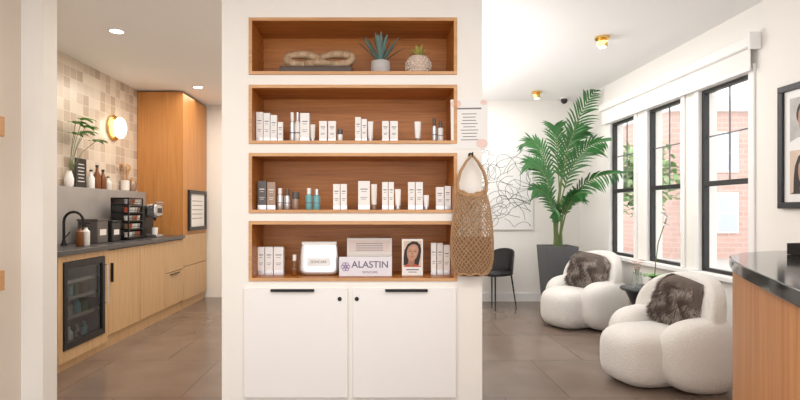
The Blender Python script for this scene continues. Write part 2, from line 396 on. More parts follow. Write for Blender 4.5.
def ell2(cx,cz,rx,rz,n=24): return [(cx+rx*math.cos(2*math.pi*i/n),cz+rz*math.sin(2*math.pi*i/n)) for i in range(n)]
def portrait(parent,to3,cx,cz,s,top='white',long=True,tilt=.1):
    def part(name,polys,mat,layer):
        g=G()
        for poly in polys: g.add([to3(u,v,layer) for u,v in poly],[tuple(range(len(poly)))])
        mk(name,g,mat,parent,smooth=False)
    def T(pts): return [(cx+u*s+tilt*v*s*.5,cz+v*s) for u,v in pts]
    hb=T([(-.95,-1.5),(-1.05,-.6),(-.98,.3),(-.7,1.0),(-.2,1.35),(.35,1.3),(.8,.95),(1.0,.3),(1.0,-.5),(.9,-1.5)]) if long else T(ell2(0,.35,.88,.95))
    part('hair_print',[hb],'hair',1)
    part('clothing_print',[T([(-1.7,-2.4),(-1.5,-1.75),(-.5,-1.35),(.5,-1.35),(1.5,-1.75),(1.7,-2.4)])],top,2)
    part('neck_print',[T([(-.36,-.6),(.36,-.6),(.38,-1.3),(.12,-1.65),(-.12,-1.65),(-.38,-1.3)])],'skinsh',3)
    face=T([(0,-1.0),(.28,-.92),(.52,-.62),(.66,-.1),(.68,.35),(.5,.8),(.15,1.0),(-.25,.95),(-.58,.65),(-.68,.2),(-.64,-.2),(-.5,-.62),(-.26,-.92)])
    part('face_print',[face],'skin',4)
    part('cheek_print',[T(ell2(-.30,-.16,.20,.18,14)),T(ell2(.30,-.16,.20,.18,14)),T(ell2(0,.55,.34,.2,14))],'skinhi',5)
    part('eye_print',[T(ell2(-.28,.12,.12,.035,12)),T(ell2(.28,.12,.12,.035,12)),T([(-.45,.28),(-.3,.34),(-.12,.30),(-.3,.31)]),T([(.12,.30),(.3,.34),(.45,.28),(.3,.31)])],'hair',6)
    part('nose_print',[T([(-.02,.0),(.03,.0),(.10,-.25),(-.10,-.25)])],'skinsh',6)
    part('mouth_print',[T([(-.2,-.48),(-.08,-.44),(0,-.46),(.08,-.44),(.2,-.48),(.08,-.56),(-.08,-.56)])],'lip',6)
D=PY+.10;k=D/520; w=21*k; h=1.3+(210-239)*k-z
t=thing('portrait_card','white advertising card with portrait of a dark-haired woman','photo card',((412.5-375)*k,D,z))
mk('frame',G().box(-w/2,w/2,0,.03,0,h),'white',t,bevel=.002)
bg_=mk('background_print',G().box(-w*.43,w*.43,-.0006,0,h*.24,h*.95),'sandprint',t,smooth=False)
portrait(bg_,lambda u,v,l:(max(-w*.43,min(w*.43,u)),-.0006-.0005*l,max(h*.24,min(h*.95,v))),0,h*.63,h*.23,'red',True,.25)
mk('caption_print',G().box(-w*.3,w*.3,-.0006,0,h*.15,h*.18).box(-w*.2,w*.2,-.0006,0,h*.09,h*.11),'ink',t,smooth=False)
# niche 1 decor
z=fl[0]+.001
bk=thing('decor_book','flat dark cloth-bound book under carved wooden links','book',(-.385,PY+.02,z))
mk('cover',G().box(-.235,.235,0,.19,0,.006).box(-.235,.235,0,.19,.034,.040).box(-.235,.235,0,.005,.006,.034),'bookdark',bk,bevel=.0015)
mk('pages',G().box(-.230,.230,.005,.186,.0065,.0335),'cream',bk,smooth=False)
def link(cx,cy,cz,L,W,r,tilt,rz,nm):
    pts=[];rr=[]
    for i in range(40):
        a=2*math.pi*i/40; pts.append((L*math.copysign(abs(math.cos(a))**.8,math.cos(a)),W*math.copysign(abs(math.sin(a))**.9,math.sin(a)),0)); rr.append(r*(1+.10*math.sin(2*a)))
    mk('wooden_link',G().tube(pts,rr,14,closed=True),'chain',loc=(cx,cy,cz),rot=(tilt,0,rz),label=nm,cat='decorative chain link',group='carved wooden chain links')
zz=z+.041
link(-.485,PY+.115,zz+.066,.100,.042,.0265,1.15,0.12,'thick brown carved wooden chain link on the book')
link(-.375,PY+.105,zz+.030,.075,.050,.024,0.05,-.1,'thick brown carved wooden chain link on the book')
link(-.257,PY+.115,zz+.068,.105,.044,.0265,1.1,-.12,'thick brown carved wooden chain link on the book')
t=thing('potted_agave','spiky blue-green agave in a round grey concrete pot','potted plant',(sx(380.5)*1.04,PY+.11,z))
mk('pot',G().lathe([(.045,0),(.060,.01),(.066,.05),(.062,.092),(.054,.092),(.052,.08)]),'concrete',t)
mk('soil',G().lathe([(.001,.078),(.053,.08)],cap=False),'soil',t)
g=G()
for i in range(22):
    a=i*2.4; tl=.15+.75*(i/22); d=(math.cos(a)*tl,math.sin(a)*tl*.8,1.25-tl*.7); g.leaf((0,0,.075),d,.20+.03*random.random(),.030,.02,n=6)
mk('leaves',g,'aloe',t)
t=thing('potted_succulent','spiky yellow-green succulent in a dotted off-white clay pot','potted plant',(sx(418)*1.04,PY+.12,z))
mk('pot',G().lathe([(.04,0),(.07,.015),(.083,.055),(.078,.10),(.062,.125),(.055,.125),(.053,.11)]),'pot',t)
g=G()
for r_ in range(5):
    for i in range(18):
        a=2*math.pi*(i+.5*(r_%2))/18; rr=[.074,.082,.085,.082,.072][r_]; z_=[.025,.045,.065,.085,.103][r_]
        g.sup((rr*math.cos(a),rr*math.sin(a),z_),(.006,.006,.006),1,1,8,6)
mk('pot_studs',g,'potdot',t)
g=G()
for i in range(24):
    a=i*2.4; tl=.15+.8*(i/24); g.leaf((0,0,.112),(math.cos(a)*tl,math.sin(a)*tl,1.1-tl*.6),.085+.03*random.random(),.022,.05,n=4)
mk('leaves',g,'succ',t)
# ------------------------------------------------------------ paper notice + bag
t=thing('paper_notice','white paper notice with pink watercolour corners taped to partition','notice',(sx(451),PY-.002,sz(149.5)),rot=(0,math.radians(-.8),0))
w=.238;h=.32
mk('sheet',G().box(0,w,-.002,0,0,h),'paper',t,smooth=False)
for cx,cz,rx,rz_ in ((.035,h-.03,.034,.026),(w-.04,.035,.036,.03),(w-.025,h-.02,.022,.016)): 
    mk('pink_wash',G().add([(u,-.0024,v) for u,v in ell2(cx,cz,rx,rz_)],[tuple(range(24))]),'pink',t,smooth=False)
g=G().box(.04,w-.04,-.003,-.002,h*.80,h*.83)
for j in range(9):
    q=.03+.02*random.random(); g.box(.03+q,w-.03-q,-.003,-.002,h*(.70-.065*j),h*(.70-.065*j)+.0045)
mk('printed_lines',g,'ink',t,smooth=False)
bx,bz=sx(470),sz(157)
t=thing('net_bag','tan open-weave crocheted shoulder bag hanging from a hook','bag',(bx,PY-.066,bz))
mk('wall_hook',G().tube([(bx,PY-.001,bz+.012),(bx,PY-.04,bz+.004),(bx,PY-.072,bz-.004),(bx,PY-.085,bz+.02)],.005,10).cyl((bx,PY-.006,bz+.012),(bx,PY-.0005,bz+.012),.014),'blackm',label='small black hook screwed into the white partition',cat='hook')
hw=[(0,.080),(.08,.098),(.2,.114),(.4,.128),(.6,.136),(.8,.136),(.92,.122),(1,.085)]
def wid(q):
    for i in range(len(hw)-1):
        if hw[i][0]<=q<=hw[i+1][0]:
            u=(q-hw[i][0])/(hw[i+1][0]-hw[i][0]); return hw[i][1]*(1-u)+hw[i+1][1]*u
    return hw[-1][1]
zt0,zb0=-.22,-.755
brn=random.Random(2)
def bagpt(u,q,off=0):
    a=2*math.pi*u; ww=wid(q)+off; th=.018+.042*math.sin(math.pi*min(1,q*.9+.1))+off
    zz=zt0+(zb0-zt0)*q+.006*math.sin(7*a+q*11)
    if q<.1: zz+=-.03*(1-abs(math.cos(a)))*(1-q*10)
    return Vector((ww*math.cos(a),th*math.sin(a),zz))
mk('bundled_contents',G().add([bagpt(i/32,.55+.43*j/10,-.014) for j in range(11) for i in range(32)],[(j*32+i,j*32+(i+1)%32,(j+1)*32+(i+1)%32,(j+1)*32+i) for j in range(10) for i in range(32)]+[tuple(range(32)),tuple(320+i for i in range(32))]),'lining',t)
g=G(); NC=28; NR=22
for c0 in range(NC):
    for sgn in (1,-1):
        ph=brn.uniform(-.004,.004)
        pts=[bagpt(c0/NC+ph+sgn*j/NR*.55+.003*math.sin(j*1.7+c0),j/NR,.0) for j in range(NR+1)]
        g.tube(pts,.003,5)
for q in (0,.03,.985): g.tube([bagpt(i/40,q,.001) for i in range(40)],.007 if q<.1 else .005,6,closed=True)
g.add([bagpt(i/32,1,0) for i in range(32)],[tuple(range(32))])
mk('net',g,'raffia',t)
for s_ in (-1,1):
    g=G()
    for yy in (-.016,.016):
        pts=[(s_*.088,yy,zt0-.01),(s_*.092,yy,zt0+.05),(s_*.074,yy,zt0+.12),(s_*.036,yy*.6,zt0+.185),(s_*.002,yy*.2,.004)]
        g.tube(pts,.0075,8)
    mk('handle',g,'raffia',t)
# ------------------------------------------------------------ kitchen
def kunit(name,label,y0,y1,z1=.93):
    t=thing(name,label,'cabinet',(-3.098,y0,0),group='oak base cabinets' if name=='base_cabinet' else None); w=y1-y0
    if name=='base_cabinet': mk('body',G().box(.002,.58,.001,w-.001,.12,z1),'ink',t,smooth=False)
    mk('toe_kick',G().box(.05,.57,.001,w-.001,0,.12 if name=='base_cabinet' else .07),'oakv',t,smooth=False)
    return t,w
t,w=kunit('beverage_fridge','black glass-door beverage fridge in a pale oak surround',4.10,4.87)
t['category']='fridge'
g=G().box(.002,.60,.001,.06,.07,.93).box(.002,.60,w-.07,w-.001,.07,.93).box(.002,.60,.06,w-.07,.07,.16).box(.002,.60,.06,w-.07,.88,.93)
mk('surround',g,'oakv',t,smooth=False)
mk('interior',G().box(.02,.05,.06,w-.07,.16,.88).box(.05,.57,.06,.07,.16,.88).box(.05,.57,w-.08,w-.07,.16,.88).box(.05,.57,.07,w-.08,.16,.17).box(.05,.57,.07,w-.08,.87,.88),'fridgein',t,smooth=False)
d=mk('door',G().box(.58,.612,.065,.11,.165,.875).box(.58,.612,w-.12,w-.075,.165,.875).box(.58,.612,.11,w-.12,.165,.22).box(.58,.612,.11,w-.12,.82,.875),'black',t,bevel=.003)
mk('glass_panel',G().box(.592,.598,.11,w-.12,.22,.82),'fglass',d,smooth=False)
mk('handle',G().tube([(.612,w-.095,.80),(.645,w-.095,.80),(.645,w-.095,.45),(.612,w-.095,.45)],.007,8),'steel',d)
for zz in (.40,.56,.70):
    g=G().box(.06,.56,.07,w-.08,zz,zz+.006).box(.555,.565,.07,w-.08,zz-.012,zz+.018); mk('rack',g,'steel',t,smooth=False)
fz=[.171,.407,.567]
for r_ in range(3):
    for i in range(5):
        y=4.10+.14+i*.115; m_=['green','amber','white','steel','teal'][(i+r_)%5]
        mk('drink_bottle',G().lathe([(.028,0),(.030,.004),(.030,.075),(.012,.10),(.012,.125)],n=16),m_,loc=(-3.1+.47,y,fz[r_]),label='small chilled drink bottle on the wire rack inside the fridge',cat='bottle',group='drinks in the beverage fridge')
for (y0,y1,hy) in ((4.87,5.53,'l'),(5.53,6.19,'r')):
    t,w=kunit('base_cabinet','pale oak base cabinet with one slab door',y0,y1)
    d=mk('door',G().box(.58,.60,.006,w-.006,.125,.92),'oakv',t,bevel=.002)
    if hy=='l': mk('handle',G().box(.60,.625,.042,.054,.62,.80),'blackm',d,bevel=.002)
t,w=kunit('base_cabinet','pale oak base cabinet with two stacked drawer fronts',6.19,6.77)
d=mk('drawer',G().box(.58,.60,.006,w-.006,.54,.92),'oakv',t,bevel=.002); d2=mk('drawer',G().box(.58,.60,.006,w-.006,.125,.53),'oakv',t,bevel=.002)
mk('handle',G().box(.60,.62,.15,.42,.505,.515),'blackm',d2)
t=thing('tall_cabinet','full-height amber oak cabinet at the end of the counter','cabinet',(-3.098,6.77,0)); w=.94
mk('body',G().box(.002,.58,0.001,w,.1,H-.02),'oakdark',t,smooth=False)
mk('plinth',G().box(.03,.57,0.01,w,0,.1),'oakv',t,smooth=False)
mk('door',G().box(.58,.60,.001,w-.003,.98,H-.03),'oakdark',t,bevel=.002)
mk('drawer',G().box(.58,.60,.003,w-.003,.56,.972),'oakv',t,bevel=.002); mk('drawer',G().box(.58,.60,.003,w-.003,.11,.552),'oakv',t,bevel=.002)
t=thing('framed_chart','black framed white chart mounted on the amber oak cabinet','picture frame',(-2.497,6.93,1.02)); 
g=G().box(0,.03,0,.70,0,.05).box(0,.03,0,.70,.50,.55).box(0,.03,0,.06,.05,.50).box(0,.03,.64,.70,.05,.50); mk('frame',g,'black',t,bevel=.003)
mk('sheet',G().box(0,.012,.06,.64,.05,.50),'paper',t,smooth=False)
g=G(); [g.box(.012,.0135,.14,.55,.40-.06*j,.408-.06*j) for j in range(5)]; mk('printed_lines',g,'ink',t,smooth=False)
mk('countertop',G().box(-3.098,-2.47,3.95,6.768,.932,.972),'counter',bevel=.003,label='thin charcoal stone worktop over the oak base cabinets',cat='countertop')
mk('backsplash_ledge',G().box(-3.098,-2.98,3.96,6.768,.973,1.53),'splash',bevel=.003,label='grey stone backsplash ledge standing along the tiled wall',cat='backsplash')
def kp(px,X): return X*520/(px-375)
t=thing('kitchen_faucet','matte black gooseneck faucet standing on the charcoal worktop','faucet',(-2.86,4.78,.973))
mk('spout',G().tube([(0,0,.02),(0,0,.22)]+[(.09-.09*math.cos(a*math.pi/8),0,.22+.09*math.sin(a*math.pi/8)) for a in range(1,9)]+[(.18,0,.17)],.012,12),'blackm',t)
mk('base',G().lathe([(.026,0),(.026,.012),(.018,.03),(.014,.05)]),'blackm',t)
mk('lever',G().tube([(0,.01,.07),(0,.05,.09),(0,.09,.12)],.006,8),'blackm',t)
t=thing('coffee_machine','black and silver single-serve coffee machine on the worktop','coffee machine',(-2.76,6.26,.973))
mk('body',G().box(-.14,.04,-.14,.14,0,.38),'black',t,bevel=.02); mk('brew_head',G().box(.04,.17,-.10,.10,.24,.40),'steel',t,bevel=.025)
mk('drip_tray',G().box(.04,.17,-.09,.09,0,.035),'steel',t,bevel=.006); mk('water_tank',G().box(-.12,.02,.141,.19,.03,.33),'cglass',t,bevel=.01)
mk('spout',G().cyl((.11,0,.24),(.11,0,.20),.02,.014),'black',t); mk('lever',G().tube([(.09,-.1,.34),(.17,-.1,.42),(.17,.1,.42),(.09,.1,.34)],.008,8),'steel',t)
mk('control_panel',G().box(.17,.173,-.06,.06,.29,.35),'black',t,smooth=False)
mk('coffee_mug',G().lathe([(.028,0),(.034,.01),(.036,.08),(.032,.08),(.030,.012)],n=24),'white',loc=(-2.65,6.26,1.0085),label='small white coffee mug on the machine drip tray',cat='mug')
t=thing('pod_rack','black rack tightly stacked with coffee pods on the worktop','rack',(-2.76,5.80,.973))
g=G()
for yy in (-.17,.17):
    for xx in (-.09,.09): g.box(xx-.006,xx+.006,yy-.006,yy+.006,0,.46)
for zz in (.02,.11,.20,.29,.38): g.box(-.095,.095,-.175,.175,zz,zz+.012); g.box(.088,.094,-.17,.17,zz+.03,zz+.035)
g.box(-.10,-.09,-.175,.175,0,.46); g.box(-.10,.096,-.176,.176,.45,.462)
mk('frame',g,'blackm',t,smooth=False)
pg=0
for zz in (.032,.122,.212,.302,.392):
    for i in range(5):
        m_=['cream','brownprod','white','red','silver'][(i*2+pg)%5]
        mk('coffee_pod',G().lathe([(.022,0),(.028,.04),(.030,.046),(.030,.052)],n=14),m_,loc=(-2.76+.050,5.80-.128+i*.064,.973+zz+.0005),label='coffee pod with foil lid standing in the wire rack',cat='coffee pod',group='coffee pods in the rack')
    pg+=1
for (px,X,w_,h_,m_,lb,c_) in ((93,-2.80,.20,.22,'darkprod','black tea storage box on the worktop','box'),(107,-2.80,.18,.20,'black','matte black lidded bread box on the worktop','box')):
    y=kp(px,X); t=thing('storage_box',lb,c_,(X,y,.973))
    mk('body',G().box(-.10,.10,-w_/2,w_/2,0,h_),m_,t,bevel=.008); mk('lid',G().box(-.105,.105,-w_/2-.004,w_/2+.004,h_,h_+.02),m_,t,bevel=.004)
    g=G().box(.10,.1015,-w_*.3,w_*.3,h_*.35,h_*.62); mk('label_plate',g,'cream',t,smooth=False)
for px,m_ in ((80,'amber'),(86,'white')):
    X=-2.66;y=kp(px,X); t=thing('soap_bottle',('amber' if m_=='amber' else 'white')+' pump soap bottle beside the sink','bottle',(X,y,.973),group='soap bottles')
    mk('body',G().lathe([(.03,0),(.033,.005),(.033,.13),(.014,.15),(.014,.165)]),m_,t); mk('pump',G().cyl((0,0,.165),(0,0,.20),.006).box(-.008,.045,-.008,.008,.20,.212),'black',t)
lz=1.531; X=-3.04
t=thing('leafy_sprig_vase','white ceramic vase holding a tall leafy green sprig','potted plant',(X,kp(69,X),lz))
mk('vase',G().lathe([(.03,0),(.042,.02),(.045,.08),(.03,.13),(.024,.15),(.028,.16)]),'white',t)
g=G(); g2=G()
for i,(ax,ay,az) in enumerate(((.05,.02,.52),(.10,.10,.60),(.04,.20,.56),(.08,-.03,.62),(.12,.26,.48),(.06,.12,.68))):
    tip=Vector((ax,ay,az)); pts=[(0,0,.12),tuple(tip*.5+Vector((0,0,.12))),tuple(tip)]; g.tube(pts,.003,6)
    for j in range(8):
        b=i+j*.8; g2.leaf(tip,(abs(math.cos(b))*.8,math.sin(b),.35),.15,.05,.4,n=5)
mk('stems',g,'stem',t); mk('leaves',g2,'leaf2',t)
t=thing('easel_sign','small black tabletop sign with white lettering on the ledge','sign',(X,kp(80,X),lz))
mk('board',G().box(0,.012,-.10,.10,0,.30),'black',t,bevel=.002)
g=G(); [g.box(.012,.0135,-.06+.01*(j%2),.06-.01*(j%2),.06+.035*j,.068+.035*j) for j in range(6)]; mk('printed_lines',g,'white',t,smooth=False)
for px,h_,m_ in ((91,.20,'white'),(97,.26,'amber'),(103,.22,'amber'),(108,.15,'cream')):
    t=thing('syrup_bottle','amber glass syrup bottle with pump cap on the ledge' if m_=='amber' else 'pale ceramic canister on the stone ledge','bottle',(X,kp(px,X),lz),group='bottles and canisters on the ledge')
    mk('body',G().lathe([(.034,0),(.037,.005),(.037,h_*.55),(.015,h_*.75),(.013,h_*.9)]),m_,t); mk('cap',G().lathe([(.016,h_*.9),(.016,h_)]),'black',t)
t=thing('utensil_crock','cream crock holding wooden spoons and brushes on the ledge','utensil holder',(X,kp(125,X),lz))
mk('crock',G().lathe([(.04,0),(.05,.01),(.05,.13),(.044,.13),(.043,.02)]),'cream',t)
for i in range(6):
    a=i*1.05; tp=Vector((.03*math.cos(a),.10*math.sin(a),.27+.02*(i%3)))
    g=G().tube([(.01*math.cos(a),.01*math.sin(a),.02),tuple(tp)],.005,8); g.sup(tp,(.012,.026,.035),1,1,14,10); mk('wooden_spoon',g,'spoon',t)
t=thing('spice_jar','brown woven jar on the stone ledge','jar',(X,kp(132,X),lz)); mk('body',G().lathe([(.045,0),(.055,.03),(.055,.10),(.04,.13)]),'brownprod',t); mk('lid',G().lathe([(.042,.13),(.042,.15),(.01,.155),(.01,.17)]),'spoon',t)
t=thing('wall_sconce','round brass wall sconce with glowing globe on the tiles','wall lamp',(-3.099,6.15,2.27))
mk('backplate',G().tube([(0,0,0),(.02,0,0),(.03,0,0)],[.15,.15,.13],40),'brass',t,ang=50)
mk('arm',G().cyl((.03,0,0),(.05,0,0),.02),'brass',t)
g=G(); g.sup((.085,0,0),(.065,.095,.125),1,1); mk('globe',g,'bulb',t)
for y in (4.53,6.6):
    t=thing('recessed_downlight','round white recessed downlight glowing in the ceiling','ceiling light',(-2.25,y,H-.001),group='recessed downlights')
    mk('ring',G().lathe([(.075,-.002),(.070,-.008),(.055,-.006),(.055,0)],cap=False),'white',t); mk('lens',G().lathe([(.001,-.003),(.055,-.003)],cap=False),'led',t)
for x,y in ((2.05,4.69),(2.13,6.85)):
    t=thing('ceiling_light','small brass cylinder flush light fixed to the ceiling','ceiling light',(x,y,H),group='brass ceiling lights')
    mk('canopy',G().lathe([(.065,-.001),(.065,-.02),(.045,-.03)]),'brass',t); mk('shade',G().lathe([(.040,-.03),(.043,-.035),(.043,-.09),(.038,-.09)]),'brass',t)
    mk('bulb',G().lathe([(.037,-.085),(.030,-.094),(.001,-.098)],cap=False),'bulb',t)
t=thing('security_camera','small black dome security camera fixed under the ceiling','security camera',(2.62,7.2,H))
mk('base',G().lathe([(.055,-.001),(.055,-.025)]),'white',t); g=G(); g.sup((0,0,-.045),(.045,.045,.045),1,1); mk('dome',g,'black',t)
# ------------------------------------------------------------ lounge
t=thing('abstract_line_art','large white canvas with loose black line drawing','wall art',(1.30,7.398,1.02))
w,h=.94,1.18
mk('canvas',G().box(0,w,-.03,0,0,h),'art',t,bevel=.003)
g=G(); rnd=random.Random(3)
for i in range(42):
    p=Vector((rnd.uniform(.1,w-.1),0,rnd.uniform(.1,h-.1))); a=rnd.uniform(0,6.28); da=rnd.uniform(-.15,.15); pts=[]
    for j in range(rnd.randint(20,40)):
        pts.append((p.x,-.031,p.z)); a+=da+rnd.uniform(-.2,.2); da+=rnd.uniform(-.06,.06); da=max(-.3,min(.3,da)); p=p+Vector((math.cos(a),0,math.sin(a)))*.025
        if not(.04<p.x<w-.04 and .04<p.z<h-.04): a+=1.6; p.x=min(max(p.x,.04),w-.04); p.z=min(max(p.z,.04),h-.04)
    g.tube(pts,.0024,5)
mk('ink_lines',g,'ink2',t)
t=thing('dark_side_chair','black shell side chair with slim black metal legs','chair',(1.58,6.95,0),rz=math.radians(-55))
g=G(); g.sup((0,0,.46),(.23,.22,.035),.6,.6); mk('seat',g,'black',t)
vs=[];NU=16;NV=8
for side in (0,1):
    for j in range(NV+1):
        for i in range(NU+1):
            u=-1+2*i/NU; v=j/NV; a=u*1.25; R=.235+.02*side
            hgt=.78-.12*abs(u)**2.5
            vs.append((R*math.sin(a),.02+ (R*math.cos(a))*.9+.03*v,.47+(hgt-.47)*v))
n1=(NU+1)*(NV+1)
fs=[]
for j in range(NV):
    for i in range(NU):
        a=j*(NU+1)+i; fs.append((a,a+1,a+NU+2,a+NU+1)); fs.append((n1+a,n1+a+NU+1,n1+a+NU+2,n1+a+1))
for i in range(NU):
    a=NV*(NU+1)+i; fs.append((a,a+1,n1+a+1,n1+a)); fs.append((i,n1+i,n1+i+1,i+1))
for j in range(NV):
    a=j*(NU+1); fs.append((a,a+NU+1,n1+a+NU+1,n1+a)); a+=NU; fs.append((a,n1+a,n1+a+NU+1,a+NU+1))
g=G().add(vs,fs); mk('backrest',g,'black',t)
for x,y in ((-.17,-.15),(.17,-.15),(-.17,.16),(.17,.16)): mk('leg',G().tube([(x,y,.44),(x*1.25,y*1.3,0)],[.011,.008],10),'blackm',t)
def armchair(loc,rz,label,sc):
    t=thing('boucle_armchair',label,'armchair',loc,rz=rz,group='cream boucle armchairs'); 
    def S3(g): g.v=[(x*sc,y*sc,max(0,z)*sc) for x,y,z in g.v]; return g
    g=G(); g.sup((0,-.09,.235),(.28,.385,.243),.56,.64,40,26); mk('seat',S3(g),'boucle',t)
    for s_ in (-1,1):
        g=G(); g.sup((s_*.32,.10,.285),(.165,.325,.290),.62,.80,36,26,fn=lambda p,s_=s_:Vector((p.x-s_*.25*(p.y)**2,p.y,p.z*(1+.10*p.y/.3)))); mk('armrest',S3(g),'boucle',t)
    # curved back wrapping round between the arms
    g=G(); g.sup((0,.33,.52),(.43,.125,.385),.55,.62,48,30,fn=lambda p:Vector((p.x,p.y-.95*p.x*p.x+.12*(p.z),p.z-.45*p.x*p.x))); mk('backrest',S3(g),'boucle',t)
    return t
armchair((2.17,3.98,0),math.radians(-76),'rounded cream boucle armchair with fur cushion beside the reception desk',.90)
armchair((2.31,5.88,0),math.radians(-68),'rounded cream boucle armchair beside the tall potted palm',.92)
def furcushion(loc,rot,label,sz_=.22,seed=1):
    rn=random.Random(seed); g=G()
    def fn(p):
        q=(abs(p.x)/sz_)**2+(abs(p.z)/sz_)**2; return Vector((p.x,p.y*max(.25,1-.35*q),p.z))
    g.sup((0,0,0),(sz_*.93,.09,sz_*.93),.62,.6,32,24,fn=fn)
    for i in range(15000):
        u=rn.uniform(-1,1);v=rn.uniform(-1,1);sd=rn.choice((-1,-1,1))
        if rn.random()<.25:
            if rn.random()<.5: u=rn.choice((-1,1))*rn.uniform(.92,1)
            else: v=rn.choice((-1,1))*rn.uniform(.92,1)
        if abs(u)**4+abs(v)**4>1.15: continue
        th=.085*max(.12,(1-abs(u)**3)*(1-abs(v)**3))
        p=Vector((u*sz_*.92,sd*th,v*sz_*.92)); nrm=Vector((u*abs(u)**3*1.0,sd*.8,v*abs(v)**3*1.0)).normalized()
        cl=math.sin(u*8+math.sin(v*6+u*3)*1.8)
        d=(nrm*.40+Vector((cl*.5+rn.uniform(-.2,.2),rn.uniform(-.1,.1),-.7+rn.uniform(-.35,.3)))).normalized(); L=rn.uniform(.03,.065)
        sd_=d.orthogonal().normalized()*.0024
        g.add([p-sd_,p+sd_,p+d*L],[(0,1,2)],1 if rn.random()<.32+.45*cl else 0)
    return mk('fur_cushion',g,['fur','furtip'],loc=loc,rot=rot,label=label,cat='cushion',group='fur cushions')
furcushion((2.32,3.96,.605),(math.radians(-16),math.radians(14),math.radians(-66)),'taupe long-pile fur cushion leaning in the armchair',.2,1)
furcushion((2.38,5.82,.62),(math.radians(-16),math.radians(8),math.radians(-50)),'taupe fur cushion resting in the armchair near the palm',.22,2)
t=thing('side_table','round black side table with tapered drum base between armchairs','table',(2.58,4.86,0))
mk('top',G().lathe([(.235,.545),(.262,.55),(.268,.56),(.262,.572),(.245,.575)],n=48),'black',t)
mk('base',G().lathe([(.15,0),(.155,.01),(.12,.20),(.15,.38),(.225,.545)],n=40),'black',t)
t=thing('glass_vase','clear glass vase with pale pink flowers on the side table','vase',(2.43,4.82,.576))
mk('vase',G().lathe([(.03,0),(.045,.01),(.05,.07),(.035,.13),(.04,.15),(.037,.15),(.032,.13),(.046,.07),(.04,.014)],cap=False),'cglass',t)
g=G(); rn=random.Random(5)
for i in range(16):
    a=rn.uniform(0,6.28); r_=rn.uniform(.01,.06); p=(r_*math.cos(a),r_*math.sin(a),.20+rn.uniform(-.03,.06)); 
    for k_ in range(5): 
        b=k_*1.256; g.leaf(p,(math.cos(b),math.sin(b),.6),.034,.024,.2,n=3)
mk('flowers',g,'pink',t)
g=G(); [g.tube([(0,0,.02),(.02*math.cos(a),.02*math.sin(a),.19)],.0025,5) for a in range(6)]; mk('stems',g,'stem',t)
t=thing('orchid_plant','small orchid in white pot with arching stem on side table','potted plant',(2.59,4.82,.576))
mk('pot',G().lathe([(.035,0),(.04,.005),(.05,.08),(.046,.08),(.044,.07)]),'white',t)
g=G()
for a in (0.2,1.5,2.6,3.6,4.7,5.6): g.leaf((0,0,.075),(math.cos(a),math.sin(a),.8),.20,.07,.45,n=7)
mk('leaves',g,'leaf2',t)
g=G().tube([(0,0,.07),(.01,0,.22),(.03,-.01,.42),(.07,-.02,.56),(.09,-.05,.66),(.03,-.09,.70)],.005,6); mk('stem',g,'stem',t)
g=G()
for p in ((.085,-.03,.60),(.08,-.06,.66),(.03,-.09,.69)):
    for k_ in range(5): b=k_*1.256; g.leaf(p,(math.cos(b),-.5,math.sin(b)),.035,.03,.05,n=3)
mk('flowers',g,'white',t)
# palm
PX,PYY=2.36,6.74
t=thing('potted_palm','tall kentia palm in a square tapered charcoal planter','potted plant',(PX,PYY,0))
g=G(); b_,tp=.15,.205
g.add([(-b_,-b_,0),(b_,-b_,0),(b_,b_,0),(-b_,b_,0),(-tp,-tp,.84),(tp,-tp,.84),(tp,tp,.84),(-tp,tp,.84),(-tp+.025,-tp+.025,.84),(tp-.025,-tp+.025,.84),(tp-.025,tp-.025,.84),(-tp+.025,tp-.025,.84),(-tp+.03,-tp+.03,.78),(tp-.03,-tp+.03,.78),(tp-.03,tp-.03,.78),(-tp+.03,tp-.03,.78)],
 [(0,3,2,1),(0,1,5,4),(1,2,6,5),(2,3,7,6),(3,0,4,7),(4,5,9,8),(5,6,10,9),(6,7,11,10),(7,4,8,11),(8,9,13,12),(9,10,14,13),(10,11,15,14),(11,8,12,15)])
mk('planter',g,'planter',t,smooth=False,bevel=.004)
mk('soil',G().box(-tp+.032,tp-.032,-tp+.032,tp-.032,.74,.785),'soil',t,smooth=False)
tips=[(.42,-.15,2.80,1.3),(.0,.1,2.40,1),(-.36,.1,2.20,1),(-.42,-.1,1.90,.95),(.32,-1.05,1.70,.85),(.32,-.65,2.10,1),(-.36,-.2,1.55,.85),(.40,.2,1.50,.75),(-.20,-.5,1.30,.75),(.38,.05,2.35,1.1),(.15,-.55,1.50,.75)]
rn=random.Random(11)
